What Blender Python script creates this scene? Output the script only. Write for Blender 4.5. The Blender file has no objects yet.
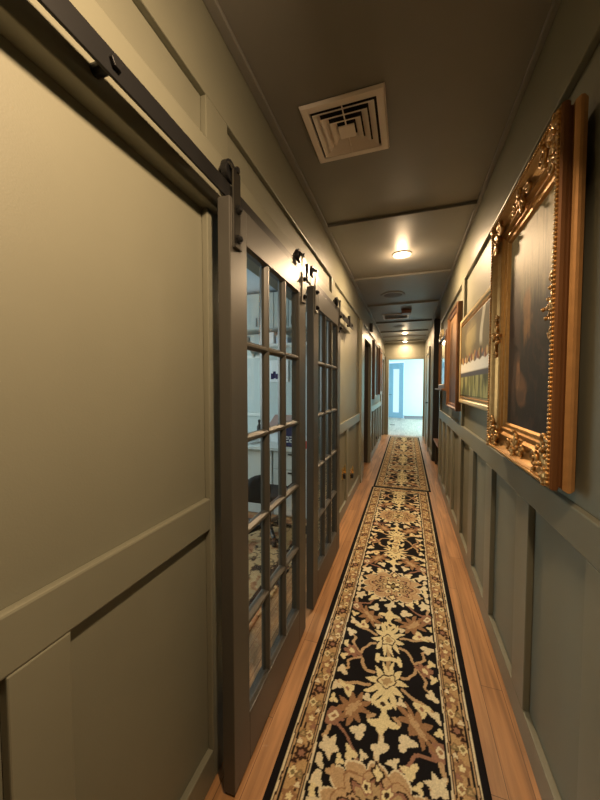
import bpy, bmesh, math, random
import numpy as np
from mathutils import Vector, Matrix
random.seed(7); np.random.seed(7)
S = bpy.context.scene
COL = S.collection
PI = math.pi

# ------------------------------------------------------------------ camera
FPX = 322.0; HC = 1.34
YAW = math.atan(107/FPX); PIT = math.atan(13.5/FPX)
cd = bpy.data.cameras.new('camera'); cam = bpy.data.objects.new('camera', cd); COL.objects.link(cam)
cam.location = (0, 0, HC); cam.rotation_euler = (PI/2 - PIT, 0, YAW)
cd.sensor_fit = 'VERTICAL'; cd.sensor_height = 24; cd.lens = 24*FPX/800; cd.clip_start = 0.02
S.camera = cam
# ------------------------------------------------------------------ world, exposure
w = bpy.data.worlds.new('daylight'); S.world = w; w.use_nodes = True
w.node_tree.nodes['Background'].inputs[0].default_value = (0.62, 0.82, 1.0, 1)
w.node_tree.nodes['Background'].inputs[1].default_value = 1.5
S.view_settings.view_transform = 'Standard'; S.view_settings.look = 'None'
S.view_settings.exposure = 0.0; S.view_settings.gamma = 1.0
try: S.view_settings.use_curve_mapping = False
except Exception: pass
WARM = (1.0, 0.695, 0.405)
def disc(name, loc, power, rot=(0, 0, 0), size=0.11, color=WARM):
    l = bpy.data.lights.new(name, 'AREA'); l.shape = 'DISK'; l.size = size; l.energy = power; l.color = color
    o = bpy.data.objects.new(name, l); o.location = loc; o.rotation_euler = rot; COL.objects.link(o); return o
def area(name, loc, rot, sx, sy, power, color):
    l = bpy.data.lights.new(name, 'AREA'); l.shape = 'RECTANGLE'; l.size = sx; l.size_y = sy
    l.energy = power; l.color = color
    o = bpy.data.objects.new(name, l); o.location = loc; o.rotation_euler = rot; COL.objects.link(o); return o
DAY = (0.74, 0.93, 1.0)
CEIL = 2.53
LAMPS = [(-0.06, 3.09, 48), (-0.06, 7.6, 30), (-0.065, 9.0, 18)]
for (x, y, p) in LAMPS:
    disc('downlight', (x, y, CEIL-0.040), p)
    l = bpy.data.lights.new('ceiling_fill', 'POINT'); l.energy = p*0.14; l.color = WARM; l.shadow_soft_size = 0.05  # weak point light added below each lens to brighten the ceiling
    o = bpy.data.objects.new('ceiling_fill', l); o.location = (x, y, CEIL-0.085); COL.objects.link(o)
# hooded lamp just behind the photographer, turned to the left wall
disc('hooded_lamp_light', (0.10, 0.30, 2.20), 25, (0, 0.72, 0), 0.09)
# daylight through the far room's side window and the office window
area('window_daylight_far', (2.9, 11.9, 1.5), (0, PI/2, 0), 1.9, 2.6, 330, DAY)
area('window_daylight_office', (-3.55, 2.2, 1.6), (0, -PI/2, 0), 1.3, 1.6, 42, (0.92, 1.0, 0.97))

# ------------------------------------------------------------------ materials
MATS = {}
def nt(name):
    m = bpy.data.materials.new(name); m.use_nodes = True
    return m, m.node_tree.nodes, m.node_tree.links, m.node_tree.nodes['Principled BSDF']
def mat(name, col, rough=0.5, metal=0.0, var=0.06, vscale=6.0, bump=0.0, bscale=200.0, emit=None, estr=0, spec=0.5):
    if name in MATS: return MATS[name]
    m, n, l, p = nt(name)
    p.inputs['Roughness'].default_value = rough; p.inputs['Metallic'].default_value = metal
    p.inputs['Specular IOR Level'].default_value = spec
    tc = n.new('ShaderNodeTexCoord')
    no = n.new('ShaderNodeTexNoise'); no.inputs['Scale'].default_value = vscale; no.inputs['Detail'].default_value = 4
    l.new(tc.outputs['Object'], no.inputs['Vector'])
    mx = n.new('ShaderNodeMix'); mx.data_type = 'RGBA'
    mx.inputs[6].default_value = tuple(c*(1-var) for c in col)+(1,)
    mx.inputs[7].default_value = tuple(min(1, c*(1+var)) for c in col)+(1,)
    l.new(no.outputs['Fac'], mx.inputs[0]); l.new(mx.outputs[2], p.inputs['Base Color'])
    if bump:
        b = n.new('ShaderNodeTexNoise'); b.inputs['Scale'].default_value = bscale; b.inputs['Detail'].default_value = 2
        l.new(tc.outputs['Object'], b.inputs['Vector'])
        bn = n.new('ShaderNodeBump'); bn.inputs['Strength'].default_value = bump; bn.inputs['Distance'].default_value = 0.002
        l.new(b.outputs['Fac'], bn.inputs['Height']); l.new(bn.outputs['Normal'], p.inputs['Normal'])
    if emit:
        p.inputs['Emission Color'].default_value = emit+(1,); p.inputs['Emission Strength'].default_value = estr
    MATS[name] = m; return m
PAINT = mat('sage_wall_paint', (0.190, 0.187, 0.140), 0.50, bump=0.12, bscale=260)
TRIMP = mat('sage_trim_paint', (0.190, 0.187, 0.140), 0.36, bump=0.05, bscale=120)
CEILP = mat('ceiling_paint', (0.205, 0.197, 0.178), 0.45, bump=0.15, bscale=220)
DOORP = mat('barn_door_paint', (0.060, 0.057, 0.050), 0.40, bump=0.05, bscale=90)
DARKW = mat('dark_stained_door', (0.035, 0.026, 0.018), 0.4, var=0.2)
CHAR = mat('charcoal_paint', (0.018, 0.018, 0.017), 0.5)
IRON = mat('black_iron', (0.016, 0.016, 0.017), 0.38, metal=0.4)
STEEL = mat('dark_steel', (0.10, 0.095, 0.085), 0.3, metal=0.9)
GOLD = mat('antique_gold', (0.52, 0.29, 0.10), 0.36, metal=0.75, var=0.25, vscale=40, bump=0.25, bscale=90)
GOLDS = mat('gold_leaf_side', (0.55, 0.29, 0.115), 0.38, metal=0.45, var=0.2, vscale=30)
BRONZE = mat('dark_bronze_groove', (0.20, 0.085, 0.03), 0.42, metal=0.4, var=0.2)
PALEG = mat('pale_gold_frame', (0.74, 0.58, 0.31), 0.35, metal=0.35, var=0.15, vscale=30)
BROWNF = mat('brown_wood_frame', (0.13, 0.058, 0.024), 0.4, var=0.3, vscale=12)
VENTW = mat('vent_enamel', (0.80, 0.72, 0.66), 0.45)
WHITE = mat('white_laminate', (0.70, 0.74, 0.72), 0.4)
OFFW = mat('office_wall_paint', (0.52, 0.60, 0.60), 0.6)
OFFC = mat('office_ceiling_paint', (0.50, 0.62, 0.74), 0.7)
CABG = mat('grey_cabinet_laminate', (0.42, 0.47, 0.46), 0.4)
BLACK = mat('black_plastic', (0.010, 0.010, 0.011), 0.5)
BLACKF = mat('black_fabric', (0.012, 0.012, 0.013), 0.9)
NAVY = mat('navy_cloth', (0.012, 0.017, 0.085), 0.85)
RED = mat('red_card', (0.55, 0.05, 0.025), 0.5)
PAPER = mat('paper', (0.78, 0.82, 0.84), 0.7)
PINKW = mat('pinkish_board', (0.46, 0.30, 0.27), 0.5)
BRASS = mat('brass', (0.80, 0.55, 0.20), 0.25, metal=0.9)
FARW = mat('far_wall_paint', (0.56, 0.74, 0.70), 0.7)
FARD = mat('blue_door_paint', (0.27, 0.43, 0.60), 0.5)
STOOLW = mat('reddish_wood', (0.26, 0.12, 0.06), 0.4, var=0.25, vscale=20)
GREYM = mat('grey_mat', (0.20, 0.20, 0.22), 0.9)
SPKR = mat('speaker_grille', (0.12, 0.115, 0.105), 0.6, bump=0.4, bscale=500)
LENS = mat('lamp_lens', (0.9, 0.85, 0.7), 0.4, emit=(1.0, 0.80, 0.52), estr=40)
SENSR = mat('reddish_brown_plastic', (0.16, 0.075, 0.05), 0.5)
DUCTSH = mat('painted_duct_shade', (0.012, 0.011, 0.010), 0.8)  # near-black colour stands in for the shade inside the ducts
MIRR = mat('pale_mirror_glass', (0.55, 0.58, 0.60), 0.12, metal=0.8)

def glass(name, tint=(1, 1, 1), rough=0.0):
    m, n, l, p = nt(name)
    out = n['Material Output']
    tr = n.new('ShaderNodeBsdfTransparent'); tr.inputs[0].default_value = tint+(1,)
    gl = n.new('ShaderNodeBsdfGlossy'); gl.inputs['Roughness'].default_value = rough
    fr = n.new('ShaderNodeFresnel'); fr.inputs[0].default_value = 1.3
    mx = n.new('ShaderNodeMixShader')
    ge = n.new('ShaderNodeNewGeometry'); mu = n.new('ShaderNodeMath'); mu.operation = 'MULTIPLY_ADD'
    # the far side of the pane adds no total reflection
    iv = n.new('ShaderNodeMath'); iv.operation = 'SUBTRACT'; iv.inputs[0].default_value = 1.0; l.new(ge.outputs['Backfacing'], iv.inputs[1])
    mu.operation = 'MULTIPLY'; l.new(fr.outputs[0], mu.inputs[0]); l.new(iv.outputs[0], mu.inputs[1])
    l.new(mu.outputs[0], mx.inputs[0]); l.new(tr.outputs[0], mx.inputs[1]); l.new(gl.outputs[0], mx.inputs[2])
    l.new(mx.outputs[0], out.inputs[0]); n.remove(p); return m
GLASS = glass('clear_pane_glass', (0.96, 0.98, 0.97))
def frosted():
    m, n, l, p = nt('frosted_door_glass')
    p.inputs['Base Color'].default_value = (0.9, 0.97, 1, 1); p.inputs['Roughness'].default_value = 0.45
    p.inputs['Transmission Weight'].default_value = 0.8; p.inputs['IOR'].default_value = 1.2
    return m
FROST = frosted()

def wood_floor(name, c1, c2, gap):
    m, n, l, p = nt(name)
    tc = n.new('ShaderNodeTexCoord')
    mp = n.new('ShaderNodeMapping'); mp.inputs['Rotation'].default_value = (0, 0, PI/2)
    l.new(tc.outputs['Object'], mp.inputs['Vector'])
    br = n.new('ShaderNodeTexBrick'); br.inputs['Scale'].default_value = 1.0
    br.inputs['Brick Width'].default_value = 1.15; br.inputs['Row Height'].default_value = 0.083
    br.inputs['Mortar Size'].default_value = 0.0011; br.inputs['Mortar Smooth'].default_value = 0.2
    br.offset = 0.37; br.inputs['Bias'].default_value = -0.1
    br.inputs['Color1'].default_value = c1+(1,); br.inputs['Color2'].default_value = c2+(1,); br.inputs['Mortar'].default_value = gap+(1,)
    l.new(mp.outputs[0], br.inputs['Vector'])
    mg = n.new('ShaderNodeMapping'); mg.inputs['Scale'].default_value = (38, 2.0, 10)
    l.new(tc.outputs['Object'], mg.inputs['Vector'])
    ng = n.new('ShaderNodeTexNoise'); ng.inputs['Scale'].default_value = 1.0; ng.inputs['Detail'].default_value = 6; ng.inputs['Distortion'].default_value = 0.6
    l.new(mg.outputs[0], ng.inputs['Vector'])
    cr = n.new('ShaderNodeValToRGB'); cr.color_ramp.elements[0].position = 0.33; cr.color_ramp.elements[1].position = 0.68
    cr.color_ramp.elements[0].color = (0.50, 0.45, 0.42, 1); cr.color_ramp.elements[1].color = (1.18, 1.12, 1.08, 1)
    l.new(ng.outputs['Fac'], cr.inputs[0])
    mx = n.new('ShaderNodeMix'); mx.data_type = 'RGBA'; mx.blend_type = 'MULTIPLY'; mx.inputs[0].default_value = 0.8
    l.new(br.outputs['Color'], mx.inputs[6]); l.new(cr.outputs[0], mx.inputs[7]); l.new(mx.outputs[2], p.inputs['Base Color'])
    p.inputs['Roughness'].default_value = 0.38
    bn = n.new('ShaderNodeBump'); bn.inputs['Strength'].default_value = 0.15; bn.inputs['Distance'].default_value = 0.001
    l.new(ng.outputs['Fac'], bn.inputs['Height']); l.new(bn.outputs['Normal'], p.inputs['Normal'])
    return m
OAK = wood_floor('oak_floorboards', (0.46, 0.255, 0.115), (0.36, 0.185, 0.075), (0.10, 0.05, 0.02))
PALEFL = wood_floor('pale_floorboards', (0.50, 0.44, 0.39), (0.42, 0.36, 0.32), (0.22, 0.18, 0.16))
def attr_mat(name, rough, var=0.12, vscale=300, bump=0.3):
    m, n, l, p = nt(name)
    at = n.new('ShaderNodeAttribute'); at.attribute_name = 'pattern'
    tc = n.new('ShaderNodeTexCoord'); no = n.new('ShaderNodeTexNoise'); no.inputs['Scale'].default_value = vscale; no.inputs['Detail'].default_value = 3
    l.new(tc.outputs['Object'], no.inputs['Vector'])
    cr = n.new('ShaderNodeValToRGB'); a = 1-var*2; b = 1+var*2
    cr.color_ramp.elements[0].color = (a, a, a, 1); cr.color_ramp.elements[1].color = (b, b, b, 1)
    l.new(no.outputs['Fac'], cr.inputs[0])
    mx = n.new('ShaderNodeMix'); mx.data_type = 'RGBA'; mx.blend_type = 'MULTIPLY'; mx.inputs[0].default_value = 1
    l.new(at.outputs['Color'], mx.inputs[6]); l.new(cr.outputs[0], mx.inputs[7]); l.new(mx.outputs[2], p.inputs['Base Color'])
    p.inputs['Roughness'].default_value = rough; p.inputs['Specular IOR Level'].default_value = 0.2 if rough > .7 else 0.5
    if bump:
        bn = n.new('ShaderNodeBump'); bn.inputs['Strength'].default_value = bump; bn.inputs['Distance'].default_value = 0.002
        l.new(no.outputs['Fac'], bn.inputs['Height']); l.new(bn.outputs['Normal'], p.inputs['Normal'])
    return m
WOOL = attr_mat('woven_wool', 0.95)
OILP = attr_mat('varnished_oil_paint', 0.55, var=0.08, vscale=120, bump=0.2)

# ------------------------------------------------------------------ mesh helpers
class MB:
    def __init__(self): self.bm = bmesh.new()
    def box(self, x0, x1, y0, y1, z0, z1):
        v = [self.bm.verts.new((x, y, z)) for x in (x0, x1) for y in (y0, y1) for z in (z0, z1)]
        for f in ((0,1,3,2),(4,6,7,5),(0,4,5,1),(2,3,7,6),(0,2,6,4),(1,5,7,3)): self.bm.faces.new([v[i] for i in f])
        return self
    def tube(self, p0, p1, r0, r1=None, n=16):
        r1 = r0 if r1 is None else r1
        p0 = Vector(p0); p1 = Vector(p1); d = (p1-p0)
        q = d.to_track_quat('Z', 'Y').to_matrix()
        ra, rb = [], []
        for k in range(n):
            a = 2*PI*k/n; u = q @ Vector((math.cos(a), math.sin(a), 0))
            ra.append(self.bm.verts.new(p0+u*r0)); rb.append(self.bm.verts.new(p1+u*r1))
        for k in range(n): self.bm.faces.new((ra[k], ra[(k+1)%n], rb[(k+1)%n], rb[k]))
        self.bm.faces.new(ra[::-1]); self.bm.faces.new(rb); return self
    def path(self, pts, r, n=8):
        pts = [Vector(p) for p in pts]; rings = []
        rr = r if isinstance(r, (list, tuple)) else [r]*len(pts)
        ref = Vector((0.31, 0.2, 0.93))
        for i, p in enumerate(pts):
            d = (pts[min(i+1, len(pts)-1)] - pts[max(i-1, 0)]).normalized()
            a = d.cross(ref); a = a.normalized() if a.length > 1e-4 else d.cross(Vector((1, 0, 0))).normalized()
            b = d.cross(a)
            rings.append([self.bm.verts.new(p+(a*math.cos(2*PI*k/n)+b*math.sin(2*PI*k/n))*rr[i]) for k in range(n)])
        for i in range(len(rings)-1):
            for k in range(n): self.bm.faces.new((rings[i][k], rings[i][(k+1)%n], rings[i+1][(k+1)%n], rings[i+1][k]))
        self.bm.faces.new(rings[0][::-1]); self.bm.faces.new(rings[-1]); return self
    def ball(self, c, r, sc=(1, 1, 1), seg=10, rings=6, rot=None):
        M = Matrix.Translation(c) @ (rot.to_4x4() if rot else Matrix.Identity(4)) @ Matrix.Diagonal((r*sc[0], r*sc[1], r*sc[2], 1))
        bmesh.ops.create_uvsphere(self.bm, u_segments=seg, v_segments=rings, radius=1, matrix=M); return self
    def ico(self, c, r, sub=1):
        bmesh.ops.create_icosphere(self.bm, subdivisions=sub, radius=r, matrix=Matrix.Translation(c)); return self
    def lathe(self, prof, c, n=32, axis='Z'):
        rings = []
        for (r, z) in prof:
            rings.append([self.bm.verts.new((c[0]+r*math.cos(2*PI*k/n), c[1]+r*math.sin(2*PI*k/n), c[2]+z)) for k in range(n)])
        for i in range(len(rings)-1):
            for k in range(n): self.bm.faces.new((rings[i][k], rings[i][(k+1)%n], rings[i+1][(k+1)%n], rings[i+1][k]))
        self.bm.faces.new(rings[0][::-1]); self.bm.faces.new(rings[-1]); return self
    def rect_sweep(self, prof, y0, y1, z0, z1, sgn=1, xw=0.0):
        # mitred picture-frame moulding: prof = [(inset, x)]
        rings = []
        for (i, x) in prof:
            rings.append([self.bm.verts.new((xw+sgn*x, yy, zz)) for (yy, zz) in ((y0+i, z0+i), (y1-i, z0+i), (y1-i, z1-i), (y0+i, z1-i))])
        for a in range(len(rings)-1):
            for k in range(4): self.bm.faces.new((rings[a][k], rings[a][(k+1)%4], rings[a+1][(k+1)%4], rings[a+1][k]))
        return self
    def poly(self, pts, axis, a, b):
        # extrude 2-D outline between a and b along an axis
        def P(u, v, t): return {'x': (t, u, v), 'y': (u, t, v), 'z': (u, v, t)}[axis]
        A = [self.bm.verts.new(P(u, v, a)) for u, v in pts]; B = [self.bm.verts.new(P(u, v, b)) for u, v in pts]
        self.bm.faces.new(A[::-1]); self.bm.faces.new(B)
        n = len(pts)
        for k in range(n): self.bm.faces.new((A[k], A[(k+1)%n], B[(k+1)%n], B[k]))
        return self
    def build(self, name, m, parent=None, bevel=0.0, smooth=False, seg=2):
        bmesh.ops.recalc_face_normals(self.bm, faces=self.bm.faces[:])
        if parent is not None:
            r = parent
            while r.parent: r = r.parent
            bmesh.ops.translate(self.bm, verts=self.bm.verts[:], vec=-r.location)
        me = bpy.data.meshes.new(name); self.bm.to_mesh(me); self.bm.free()
        if smooth:
            for p in me.polygons: p.use_smooth = True
        me.materials.append(m)
        o = bpy.data.objects.new(name, me); COL.objects.link(o)
        if parent is not None: o.parent = parent
        if bevel:
            b = o.modifiers.new('edge', 'BEVEL'); b.width = bevel; b.segments = seg; b.limit_method = 'ANGLE'; b.angle_limit = 0.7
        return o
def tag(o, label, cat, group=None):
    o['label'] = label; o['category'] = cat
    if group: o['group'] = group
    return o
def thing(name, loc, label, cat, group=None):
    o = bpy.data.objects.new(name, None); o.empty_display_size = 0.05; o.location = loc; COL.objects.link(o)
    return tag(o, label, cat, group)
def copy_tree(o, parent=None):
    c = o.copy(); COL.objects.link(c)
    if parent: c.parent = parent
    for ch in list(o.children): copy_tree(ch, c)
    return c
def struct(name, mb, m, bevel=0.0, parent=None):
    o = mb.build(name, m, parent, bevel)
    if parent is None: o['kind'] = 'structure'
    return o
TN = [0]
def trim(x0, x1, y0, y1, z0, z1, m=None, bevel=0.003):
    TN[0] += 1
    return struct('trim_%d' % TN[0], MB().box(x0, x1, y0, y1, z0, z1), m or TRIMP, bevel)
def grid_mesh(name, origin, du, dv, nu, nv, colors, m, parent=None, thick=None):
    """a flat patterned sheet: origin + i*du + j*dv, colours (nv,nu,3) linear"""
    o3 = np.array(origin, float); du = np.array(du, float); dv = np.array(dv, float)
    I, J = np.meshgrid(np.arange(nu), np.arange(nv))
    V = o3 + I[..., None]*du + J[..., None]*dv
    V = V.reshape(-1, 3)
    q = (np.arange(nv-1)[:, None]*nu + np.arange(nu-1)[None, :]).reshape(-1)
    Fc = np.stack([q, q+1, q+nu+1, q+nu], 1)
    Cc = colors.reshape(-1, 3)
    if thick is not None:      # skirt down to the underside
        t = np.array(thick, float)
        loop = list(range(nu)) + [k*nu+nu-1 for k in range(1, nv)] + [(nv-1)*nu+k for k in range(nu-2, -1, -1)] + [k*nu for k in range(nv-2, 0, -1)]
        base = len(V); V = np.vstack([V, V[loop]+t]); Cc = np.vstack([Cc, Cc[loop]])
        n = len(loop)
        Fs = np.array([[loop[k], base+k, base+(k+1) % n, loop[(k+1) % n]] for k in range(n)])
        Fc = np.vstack([Fc, Fs])
    if parent is not None:
        V = V - np.array(parent.location)
    me = bpy.data.meshes.new(name)
    me.vertices.add(len(V)); me.vertices.foreach_set('co', V.astype(np.float32).ravel())
    me.loops.add(Fc.size); me.loops.foreach_set('vertex_index', Fc.astype(np.int32).ravel())
    me.polygons.add(len(Fc)); me.polygons.foreach_set('loop_start', np.arange(0, Fc.size, 4, dtype=np.int32))
    me.update(calc_edges=True); me.validate()
    at = me.color_attributes.new('pattern', 'FLOAT_COLOR', 'POINT')
    at.data.foreach_set('color', np.hstack([Cc, np.ones((len(Cc), 1))]).astype(np.float32).ravel())
    me.materials.append(m)
    o = bpy.data.objects.new(name, me); COL.objects.link(o)
    if parent is not None: o.parent = parent
    return o
def srgb(r, g, b):
    c = np.array([r, g, b], float)/255
    return np.where(c <= 0.04045, c/12.92, ((c+0.055)/1.055)**2.4)

# ------------------------------------------------------------------ the setting
XL, XLT = -0.628, -0.606          # left wall panel plane and face of its boards
XR, XRT = 0.455, 0.432            # the same on the right
XLB = -0.748
YB, YE = -2.2, 9.25
DT = 1.915                        # head of the office opening
struct('floor', MB().box(-3.7, 1.6, YB-0.1, 9.25, -0.05, 0.0), OAK)
struct('floor', MB().box(-3.0, 3.2, 9.25, 16.0, -0.05, 0.0), PALEFL)
struct('ceiling', MB().box(XLB, 1.6, YB-0.1, YE, CEIL, CEIL+0.08), CEILP)
O2 = (4.80, 5.72, 2.05); O3 = (8.28, 9.10, 2.05)
wl = MB()
wl.box(XLB, XL, YB, 0.98, 0, CEIL); wl.box(XLB, XL, 0.98, 2.50, DT, CEIL); wl.box(XLB, XL, 2.50, O2[0], 0, CEIL)
wl.box(XLB, XL, O2[0], O2[1], O2[2], CEIL); wl.box(XLB, XL, O2[1], O3[0], 0, CEIL)
wl.box(XLB, XL, O3[0], O3[1], O3[2], CEIL); wl.box(XLB, XL, O3[1], YE, 0, CEIL)
struct('wall_left', wl, PAINT)
wr = MB(); wr.box(XR, XR+0.12, YB, 4.95, 0, CEIL)
struct('wall_right', wr, PAINT)
struct('wall_right', MB().box(0.445, XR+0.12, 6.24, YE, 0, CEIL), PAINT)
struct('wall_alcove', MB().box(0.44, 1.5, 6.20, 6.238, 0, CEIL), CHAR)
struct('wall_alcove', MB().box(1.5, 1.58, 4.8, 6.24, 0, CEIL), PAINT)
struct('wall_alcove', MB().box(XR+0.12, 1.5, 4.83, 4.95, 0, CEIL), PAINT)
we = MB(); we.box(XLB, -0.485, YE, YE+0.12, 0, CEIL); we.box(0.445, 0.6, YE, YE+0.12, 0, CEIL); we.box(-0.485, 0.445, YE, YE+0.12, 2.08, CEIL)
struct('wall_end', we, PAINT)
struct('wall_back', MB().box(XLB, 0.6, YB-0.1, YB, 0, CEIL), PAINT)

# left wall boards
HZ0, HZ1 = 1.905, 2.085           # sliding door header board
trim(XL, -0.580, -1.0, 3.46, HZ0, HZ1)
trim(XL, XLT, YB, YE, 2.25, CEIL)                 # frieze board under the ceiling
for (a, b) in ((0.895, 1.022), (2.674, 2.80), (-0.9, -0.78)): trim(XL, XLT, a, b, HZ1, 2.25)
trim(XL, XLT, 0.895, 0.98, 0.0, HZ0)
trim(XL, XLT, -1.0, 0.895, 0.87, 0.975, bevel=0.005)           # chair rail
for (a, b) in ((0.325, 0.43), (-0.25, -0.145)): trim(XL, XLT, a, b, 0.11, 0.87)
struct('baseboard_left', MB().box(XL, XLT, YB, 0.895, 0, 0.11), TRIMP, 0.003)
trim(XL, XLT, 2.50, 2.62, 0.0, HZ0)
trim(XL, XLT, 2.62, 4.46, 0.875, 0.975)
for (a, b) in ((3.42, 3.52),): trim(XL, XLT, a, b, 0.11, 0.875)
struct('baseboard_left', MB().box(XL, XLT, 2.62, 4.46, 0, 0.11), TRIMP, 0.003)
trim(XL, -0.590, 4.46, 4.60, 0, 2.25)             # pilaster board before the doorway
trim(XL, -0.598, 4.66, 4.80, 0, 2.17)             # casing
trim(XL, -0.598, 4.80, 5.72, 2.05, 2.17); trim(XL, -0.598, 5.72, 5.86, 0, 2.17)
trim(XL, XLT, 5.86, 8.12, 0.875, 0.975)
for (a, b) in ((6.30, 6.40), (6.78, 6.88), (7.26, 7.36), (7.74, 7.84)): trim(XL, XLT, a, b, 0.11, 0.875)
struct('baseboard_left', MB().box(XL, XLT, 5.86, 8.12, 0, 0.11), TRIMP, 0.003)
trim(XL, -0.598, 8.14, 8.28, 0, 2.17); trim(XL, -0.598, 8.28, 9.10, 2.05, 2.17); trim(XL, -0.598, 9.10, 9.22, 0, 2.17)
# right wall boards
trim(XRT, XR, YB, 4.95, 2.215, CEIL)
trim(XRT, XR, YB, 4.95, 0.905, 1.012, bevel=0.005)
panels = [(-1.12, -0.72), (-0.58, -0.18), (-0.06, 0.34), (0.47, 0.87), (0.98, 1.38), (1.52, 1.925), (2.06, 2.43), (2.575, 2.95), (3.09, 3.49), (3.62, 3.96), (4.07, 4.40), (4.51, 4.85)]
for k in range(len(panels)-1): trim(XRT, XR, panels[k][1], panels[k+1][0], 0.11, 0.905)
trim(XRT, XR, 4.85, 4.95, 0, 2.215)
for (a, b) in ((2.95, 3.08), (0.40, 0.52)): trim(XRT, XR, a, b, 1.012, 2.215)
struct('baseboard_right', MB().box(XRT, XR, YB, 4.85, 0, 0.11), TRIMP, 0.003)
struct('baseboard_right', MB().box(0.425, 0.445, 6.24, 7.0, 0, 0.11), TRIMP, 0.003)
# ceiling boards: side battens and cross battens
trim(XLT, -0.590+0.02, YB, YE, CEIL-0.018, CEIL, CEILP); trim(0.41, XRT, YB, 4.95, CEIL-0.018, CEIL, CEILP)
trim(0.40, 0.445, 4.95, YE, CEIL-0.018, CEIL, CEILP)
for y in (-0.05+1.2*0, 2.36, 3.62, 4.86, 6.20, 7.26, 8.0, 8.75):
    if y < 0: y = -1.2
    trim(-0.57, 0.41, y, y+0.085, CEIL-0.02, CEIL, CEILP)
# casing of the end opening
trim(-0.56, -0.485, YE-0.02, YE, 0, 2.16); trim(-0.485, 0.41, YE-0.02, YE, 2.08, 2.16)
trim(0.405, 0.445, YE-0.02, YE, 0, 2.16)

# doors in the side walls
def hinged_leaf(n, x0, x1, y0, y1, zt, m):
    d = struct('door_%d' % n, MB().box(x0, x1, y0, y1, 0.01, zt), m, 0.003)
    return d
d1 = hinged_leaf(1, -1.44, -0.640, 5.665, 5.705, 2.04, DARKW)  # dark leaf added over the far jamb to keep the reveal dark
h = MB(); h.tube((-0.72, 5.665, 1.0), (-0.72, 5.62, 1.0), 0.012); h.ball((-0.72, 5.605, 1.0), 0.026); h.build('door_handle', BRASS, d1, smooth=True)
d2 = hinged_leaf(2, -1.40, -0.640, 9.05, 9.09, 2.04, DARKW)  # second dark leaf, added to darken this doorway's far jamb
h = MB(); h.tube((-0.72, 9.05, 1.0), (-0.72, 9.01, 1.0), 0.012); h.ball((-0.72, 8.995, 1.0), 0.026); h.build('door_handle', BRASS, d2, smooth=True)
struct('wall_closet', MB().box(-1.7, -1.62, O2[0]-0.1, O2[1]+0.1, 0, CEIL).box(-1.62, XLB, O2[0]-0.15, O2[0]-0.07, 0, CEIL).box(-1.62, XLB, O2[1]+0.07, O2[1]+0.15, 0, CEIL).box(-1.7, XLB, O2[0]-0.15, O2[1]+0.15, CEIL, CEIL+.06), PAINT)
struct('wall_closet', MB().box(-1.7, -1.62, O3[0]-0.1, O3[1]+0.1, 0, CEIL).box(-1.62, XLB, O3[0]-0.15, O3[0]-0.07, 0, CEIL).box(-1.62, XLB, O3[1]+0.02, O3[1]+0.10, 0, CEIL).box(-1.7, XLB, O3[0]-0.15, O3[1]+0.15, CEIL, CEIL+.06), PAINT)
d3 = hinged_leaf(3, 0.428, 0.445, 7.20, 8.0, 2.03, TRIMP)
h = MB(); h.tube((0.428, 7.28, 1.0), (0.39, 7.28, 1.0), 0.011); h.path([(0.385, 7.27, 1.0), (0.385, 7.39, 1.0)], 0.010); h.build('door_handle', IRON, d3, smooth=True)
trim(0.415, 0.445, 7.06, 7.19, 0, 2.16); trim(0.415, 0.445, 8.01, 8.14, 0, 2.16); trim(0.415, 0.445, 7.19, 8.01, 2.04, 2.16)

# far room
struct('ceiling', MB().box(-3.0, 3.2, YE+0.12, 16, 2.62, 2.7), FARW)
struct('wall_far', MB().box(-0.74+0.62, 3.1, 14.5, 14.6, 0, 2.62).box(-3.0, -0.74, 14.5, 14.6, 0, 2.62).box(-0.74, -0.12, 14.5, 14.6, 2.42, 2.62), FARW)
struct('wall_far', MB().box(-3.0, -2.9, YE+.12, 14.6, 0, 2.62), FARW)
struct('wall_far', MB().box(3.0, 3.1, YE+.12, 10.5, 0, 2.62).box(3.0, 3.1, 13.3, 14.6, 0, 2.62).box(3.0, 3.1, 10.5, 13.3, 2.5, 2.62).box(3.0, 3.1, 10.5, 13.3, 0, 0.4), FARW)
struct('wall_far', MB().box(-3.0, XLB, YE, YE+0.12, 0, 2.62).box(0.6, 3.1, YE, YE+0.12, 0, 2.62), FARW)
win = struct('window_1', MB().box(3.0, 3.06, 10.5, 10.56, 0.4, 2.5).box(3.0, 3.06, 13.24, 13.3, 0.4, 2.5).box(3.0, 3.06, 10.5, 13.3, 0.4, 0.46).box(3.0, 3.06, 10.5, 13.3, 2.44, 2.5).box(3.0, 3.06, 11.87, 11.93, 0.4, 2.5), WHITE)
MB().box(3.025, 3.035, 10.56, 13.24, 0.46, 2.44).build('pane', GLASS, win)
struct('baseboard_far', MB().box(-0.1, 3.0, 14.48, 14.5, 0, 0.09), GREYM)
dl = MB(); dl.box(0, 0.20, -0.022, 0.022, 0.01, 2.33); dl.box(0.47, 0.66, -0.022, 0.022, 0.01, 2.33); dl.box(0.20, 0.47, -0.022, 0.022, 0.01, 0.24); dl.box(0.20, 0.47, -0.022, 0.022, 2.08, 2.33)
d4 = struct('door_4', dl, FARD, 0.004)
MB().box(0.2, 0.47, -0.006, 0.006, 0.24, 2.08).build('pane', FROST, d4)
h = MB(); h.tube((0.06, -0.022, 1.0), (0.06, -0.07, 1.0), 0.012); h.path([(0.06, -0.07, 1.0), (0.16, -0.07, 1.0)], 0.010); h.build('door_handle', STEEL, d4, smooth=True)
d4.location = (-0.74, 14.40, 0); d4.rotation_euler = (0, 0, -0.42)

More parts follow.
